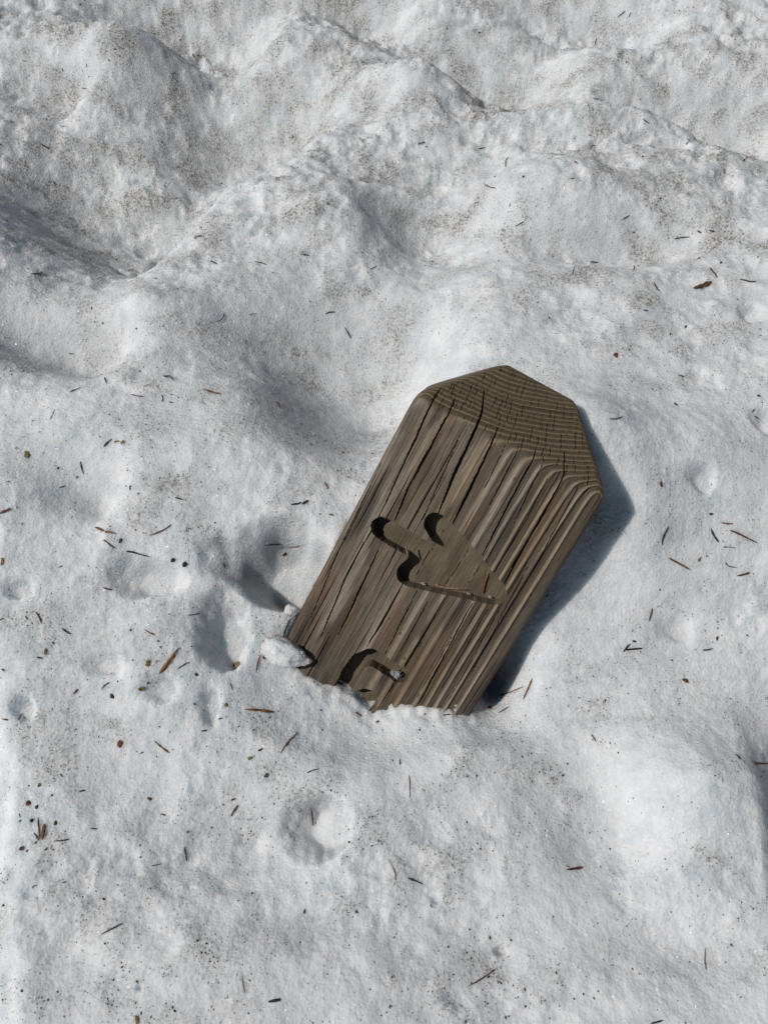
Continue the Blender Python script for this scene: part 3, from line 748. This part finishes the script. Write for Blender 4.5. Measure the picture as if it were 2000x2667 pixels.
# sheet, colour, x, y, size (broad scraps of bark, scales, husks)
FLAKES = """A y 1062 835 46|A y 240 945 60|A b 1440 270 46|A b 670 1138 24|A d 508 1058 24|B r 1362 852 30|C b 1045 28 44|C y 30 205 60|C d 975 1370 46|C b 35 1143 32|C y 1285 1085 50
C y 1235 1308 56|C y 400 985 50|C d 1600 232 50|C d 1500 192 40|D r 1133 145 40|D r 955 1035 30|D y 725 1100 60|D y 630 1445 40|E r 1042 290 58|E r 250 802 46|E b 485 975 40|E b 197 1190 42
E b 242 1213 26|E b 312 1143 28|E b 403 1200 28|E d 280 953 34|E b 347 645 32|E d 323 835 32|E b 1297 765 40|F b 648 562 40|F d 592 343 40|F y 505 415 40|F r 1605 97 28
P r 1316 1034 18|P y 595 1503 34|Q r 457 153 20|Q b 1300 38 28|Q o 730 1058 10|G r 730 37 50|G r 1160 295 32|G d 500 1395 32|G r 1215 1372 36|G y 1062 690 30|H b 945 832 28
H r 342 1078 50|H b 860 1505 36|H r 1575 1430 30|H b 1250 280 30|S y 835 238 12|S y 868 245 14"""
# sheet, x, y, size (dark seeds)
SEEDS = """A 1385 1148 18|A 232 113 15|A 290 650 16|A 1190 376 12|B 828 755 14|C 1132 800 24|C 85 500 14|C 592 433 14|C 1022 1243 18|C 613 768 12|D 372 1183 36|D 330 940 18|D 1448 1492 16|E 900 1630 28
F 1478 1200 18|F 1340 1265 18|F 990 1492 18|F 522 1583 26|F 638 100 14|P 873 1215 10|P 923 1232 9|P 493 1330 11|P 1075 1475 10|P 1415 1305 8|P 1600 1372 9|P 848 10 16|P 1386 165 9
Q 975 765 10|Q 358 650 10|Q 45 1147 9|Q 277 1188 11|Q 300 1308 9|Q 860 1392 11|Q 820 1413 10|Q 905 1410 10|Q 390 1145 8|G 723 948 20|G 825 1557 20|G 1220 1225 16|H 1568 230 14|R 495 1127 7|R 1105 430 7|S 203 515 7|S 518 692 7|G 1222 1280 16"""
def parse(txt): return [r.split() for r in txt.replace(chr(10), '|').split('|') if r.strip()]

jobs = []
for sh, colr, wd, *pts in parse(NEEDLES):
    ox, oy, sc_ = TL[sh]; P = np.array([[float(a) for a in p.split(',')] for p in pts])
    P = np.array([ox, oy]) + P / sc_
    jobs.append(dict(kind='n', c=colr, w=float(wd) / sc_, P=P))
for sh, colr, x_, y_, sz in parse(FLAKES):
    ox, oy, sc_ = TL[sh]; jobs.append(dict(kind='f', c=colr, w=float(sz) / sc_, P=np.array([[ox + float(x_) / sc_, oy + float(y_) / sc_]])))
for sh, x_, y_, sz in parse(SEEDS):
    ox, oy, sc_ = TL[sh]; jobs.append(dict(kind='s', c='d', w=0.8 * float(sz) / sc_, P=np.array([[ox + float(x_) / sc_, oy + float(y_) / sc_]])))

NSEG = 9
allp = []
for jb in jobs:
    P = jb['P']
    if jb['kind'] == 'n':
        t = np.linspace(0, 1, NSEG)
        if len(P) == 2: Q_ = P[0][None] * (1 - t)[:, None] + P[1][None] * t[:, None]
        else:
            b1 = 2 * P[1] - 0.5 * (P[0] + P[2])
            Q_ = ((1 - t) ** 2)[:, None] * P[0] + (2 * t * (1 - t))[:, None] * b1 + (t ** 2)[:, None] * P[2]
        jb['i'] = (len(allp), len(allp) + NSEG); allp.extend(Q_.tolist())
    else:
        jb['i'] = (len(allp), len(allp) + 1); allp.extend(P.tolist())
allp = np.array(allp)
hits = hit_snow(allp[:, 0], allp[:, 1])

def normal_at(p):
    e = 0.003
    a = tz([p[0] - e, p[0] + e, p[0], p[0]], [p[1], p[1], p[1] - e, p[1] + e])
    n = np.array([-(a[1] - a[0]) / (2 * e), -(a[3] - a[2]) / (2 * e), 1.0]); return n / np.linalg.norm(n)

def needle_mesh(name, pts, wid, seed, flat=0.62):
    r_ = np.random.default_rng(seed)
    n = len(pts); t = np.linspace(0, 1, n)
    tip = np.clip(np.minimum(t / 0.16, (1 - t) / 0.30), 0, 1) ** 0.6
    if r_.random() < 0.5: tip = tip[::-1]
    rad = wid / 2 * (0.22 + 0.78 * tip) * (1 + 0.16 * r_.standard_normal(n) * (t > 0.05) * (t < 0.95))
    V = []; m = 6
    for i in range(n):
        tg = pts[min(i + 1, n - 1)] - pts[max(i - 1, 0)]; tg /= np.linalg.norm(tg) + 1e-9
        sd = np.cross(tg, ZW); sd /= np.linalg.norm(sd) + 1e-9; up = np.cross(sd, tg)
        for k in range(m):
            a = 2 * math.pi * (k + 0.5) / m
            V.append(pts[i] + sd * math.cos(a) * rad[i] + up * math.sin(a) * rad[i] * flat)
    V.append(pts[0]); V.append(pts[-1])
    Q_ = [[i * m + k, i * m + (k + 1) % m, (i + 1) * m + (k + 1) % m, (i + 1) * m + k] for i in range(n - 1) for k in range(m)]
    for k in range(m):
        Q_.append([n * m, (k + 1) % m, k, k]); Q_.append([n * m + 1, (n - 1) * m + k, (n - 1) * m + (k + 1) % m, (n - 1) * m + (k + 1) % m])
    me = bpy.data.meshes.new(name)
    me.from_pydata([tuple(v) for v in V], [], [list(dict.fromkeys(q)) for q in Q_])
    me.polygons.foreach_set('use_smooth', np.ones(len(me.polygons), bool)); me.update()
    return me

def flake_mesh(name, n, size, seed, seedlike=False):
    r_ = np.random.default_rng(seed)
    a = np.cross(n, XW); a /= np.linalg.norm(a); b = np.cross(n, a); th = r_.random() * 6.28
    a, b = a * math.cos(th) + b * math.sin(th), b * math.cos(th) - a * math.sin(th)
    v, f = ICO2
    if seedlike:
        P = (v[:, :1] * a * 0.62 + v[:, 1:2] * b * 0.42 + v[:, 2:3] * n * 0.36) * size * (1 + 0.12 * noise3(v, 1.5, seed % 500))[:, None]
    else:
        asp = r_.uniform(0.45, 0.85)
        k = 1 + 0.42 * noise3(v, 1.7, seed % 700) 
        z_ = v[:, 2] * 0.13 + 0.20 * (v[:, 0] * k) ** 2 * r_.choice([-0.6, 1.0]) + 0.10 * v[:, 1] * r_.uniform(-1, 1)
        P = ((v[:, 0] * k)[:, None] * a * 0.56 + (v[:, 1] * k)[:, None] * b * 0.56 * asp + z_[:, None] * n) * size
    return mesh_np(name, P, f, seedlike)

WORD = {'o': 'orange-brown', 'r': 'reddish-brown', 'b': 'brown', 'd': 'blackish', 'g': 'dark green', 'y': 'yellowish', 'p': 'pale brown'}
def region(x, y):
    if y < 420: return 'on the far snow along the top'
    if y < 950: return 'on the hummocks at upper left' if x < 1000 else 'on the hummocks at upper right'
    if x > 1300 and y < 1300: return 'on the snow beyond the post top'
    if x > 1300 and y < 1880: return 'on the snow right of the post'
    if y < 1400: return 'on the snow left of the post' if x >= 420 else 'by the left edge beyond the post'
    if x < 420 and y < 1900: return 'on the dirty snow at the left edge'
    if y < 1800 and x < 800: return 'around the melt pits left of the post'
    if 560 < x < 960 and y > 1850 and y < 2330: return 'near the round melt hole'
    if x <= 560 and y < 2330: return 'on the gritty snow at lower left'
    if y < 2000 and x < 1300: return 'on the snow before the post foot'
    if y >= 2330: return 'along the bottom left' if x < 1000 else 'along the bottom right'
    return 'on the snow at lower right'
CATN = {'n': 'needle', 'f': 'flake', 's': 'seed'}
cnt = {}
for q, jb in enumerate(jobs):
    i0, i1 = jb['i']; p = hits[i0:i1]; px = allp[i0:i1].mean(0)
    Zd = float(((p.mean(0) - CAM) @ FWD)); wid = jb['w'] / F * Zd
    jb['px'] = px
    if jb['kind'] == 'n':
        # span small dips instead of following every grain
        L_ = np.linspace(0, 1, NSEG)[:, None]; line = p[0] * (1 - L_) + p[-1] * L_
        line[:, :2] = p[:, :2]
        zz = 0.45 * p[:, 2] + 0.55 * line[:, 2]
        zz = np.convolve(np.pad(zz, 1, mode='edge'), [0.25, 0.5, 0.25], 'valid')
        zz = zz + max(0.0, float(np.percentile(p[:, 2] - zz, 60))) + wid * 0.28
        pts = np.stack([p[:, 0], p[:, 1], zz], -1); c0 = pts.mean(0)
        ln = np.linalg.norm(pts[-1] - pts[0]); bend = np.linalg.norm(pts[NSEG // 2] - 0.5 * (pts[0] + pts[-1])) / max(ln, 1e-6)
        shape = 'stubby' if ln < 5.0 * wid else ('curved' if bend > 0.09 else ('thick' if wid > 0.0014 else 'thin'))
        nm = 'conifer_needle'; me = needle_mesh(nm, pts - c0, wid, 900 + q)
        jb['phrase'] = WORD[jb['c']] + ' ' + shape + ' needle'
    else:
        n = normal_at(p[0]); c0 = p[0] + n * wid * (0.16 if jb['kind'] == 's' else 0.10)
        nm = 'bark_flake' if jb['kind'] == 'f' else 'dark_seed'
        me = flake_mesh(nm, n, wid, 900 + q, jb['kind'] == 's')
        jb['phrase'] = (WORD[jb['c']] + ' bark flake') if jb['kind'] == 'f' else 'small dark seed'
    o = link(nm, me, LIT[jb['c']], cat=CATN[jb['kind']], group={'n': 'fallen needles on the snow', 'f': 'bark flakes on the snow', 's': 'seeds on the snow'}[jb['kind']])
    o.location = c0; jb['o'] = o
    cnt.setdefault((jb['phrase'], region(*px)), []).append(jb)
ORD = ['', 'second', 'third', 'fourth', 'fifth', 'sixth', 'seventh', 'eighth', 'ninth', 'tenth', 'eleventh', 'twelfth']
for (ph_, rg), lst in cnt.items():
    lst.sort(key=lambda b: b['px'][0])
    for i, jb in enumerate(lst):
        if len(lst) == 1: lab = ph_ + ' ' + rg
        elif i == 0: lab = 'leftmost ' + ph_ + ' ' + rg
        elif i == len(lst) - 1: lab = 'rightmost ' + ph_ + ' ' + rg
        else: lab = ORD[i] + ' ' + ph_ + ' from the left ' + rg
        jb['o']['label'] = lab

# bits caught on the post
def face_path(tp, h, off):
    P = np.array([face_pt(off[0] + a / off[2], off[1] + b / off[2], h=h) for a, b in tp])
    t = np.linspace(0, 1, NSEG); seg = np.linspace(0, 1, len(P))
    return np.stack([np.interp(t, seg, P[:, k]) for k in range(3)], -1)
TA = (900, 1280, 3.318)
for pts_, h_, w_, mat_, nm, lab, cat in (
    ([(1185, 880), (1200, 790), (1235, 700)], -ROUT + 0.0012, 0.0016, LIT['o'], 'conifer_needle', 'orange needle lying inside the carved arrow near its tip', 'needle'),
    ([(770, 800), (850, 830), (1050, 848)], -ROUT + 0.0030, 0.0016, LIT['p'], 'wood_splinter', 'pale splinter along the lower wall of the carved arrow', 'splinter'),
    ([(520, 470), (528, 510), (545, 570)], 0.0002, 0.0016, LIT['p'], 'wood_splinter', 'short raised splinter where the arrow shaft meets its lower barb', 'splinter')):
    P = face_path(pts_, h_, TA); c0 = P.mean(0)
    o = link(nm, needle_mesh(nm, P - c0, w_, 77), mat_, label=lab, cat=cat); o.location = c0

# ------------------------------------------------------------------ fine forest grit on the snow
def build_grit(n_try=330000, n_max=90000):
    r_ = np.random.default_rng(31)
    y = np.where(r_.random(n_try) < 0.55, r_.uniform(-0.22, 0.50, n_try), r_.uniform(0.5, 1.9, n_try))
    Zd = y * math.cos(PITCH) + H * math.sin(PITCH)
    x = r_.uniform(-1, 1, n_try) * (0.5 * Zd * 1.15 + 0.03)
    clus = np.clip(0.5 + 1.3 * perlin(x / 0.05, y / 0.05, 951) + 0.7 * perlin(x / 0.018, y / 0.018, 952), 0, 1.6)
    pr = np.clip(0.13 + clus ** 1.6, 0, 1)
    k0 = r_.random(n_try) < pr
    x, y = x[k0], y[k0]
    z, dirt, pit = terrain(x.copy(), y.copy(), True)
    idx = np.nonzero(r_.random(len(x)) < np.clip(dirt ** 1.2 * 1.25 + 0.03, 0, 1))[0][:n_max]
    x, y, z = x[idx], y[idx], z[idx]; n = len(idx)
    # nothing inside the post
    rel = np.stack([x, y, z], -1) - PO
    inpost = (np.abs(rel @ UX) < W / 2 + 0.002) & (rel @ NX < 0.001) & (rel @ NX > -T_POST)
    x, y, z = x[~inpost], y[~inpost], z[~inpost]; n = len(x)
    a = np.exp(r_.normal(math.log(0.00038), 0.5, n)); a = np.minimum(a, 0.0015); a = np.where(y > 0.6, a * 1.35, a)
    asp = r_.uniform(0.28, 0.8, n); th = r_.uniform(0, 6.283, n); tl = r_.normal(0, 0.35, n)
    t1 = np.stack([np.cos(th) * np.cos(tl), np.sin(th) * np.cos(tl), np.sin(tl)], -1)
    t2 = np.stack([-np.sin(th), np.cos(th), np.zeros(n)], -1); nn = np.cross(t1, t2)
    c = np.stack([x, y, z + a * 0.25], -1)
    V = np.stack([c + t1 * a[:, None], c + t2 * (a * asp)[:, None], c - t1 * a[:, None] * 0.9, c - t2 * (a * asp)[:, None] * 0.8,
                  c + nn * (a * 0.3)[:, None], c - nn * (a * 0.3)[:, None]], 1).reshape(-1, 3)
    fc = np.array([[0, 1, 4], [1, 2, 4], [2, 3, 4], [3, 0, 4], [1, 0, 5], [2, 1, 5], [3, 2, 5], [0, 3, 5]])
    Fq = (fc[None] + (np.arange(n) * 6)[:, None, None]).reshape(-1, 3)
    me = mesh_np('forest_grit', V, Fq, False)
    g = litter_material('forest_grit', (0.020, 0.013, 0.009), (0.115, 0.075, 0.048), 0.8)
    link('forest_grit', me, g, label='fine dark specks of forest litter sprinkled over the snow', kind='stuff')
build_grit()
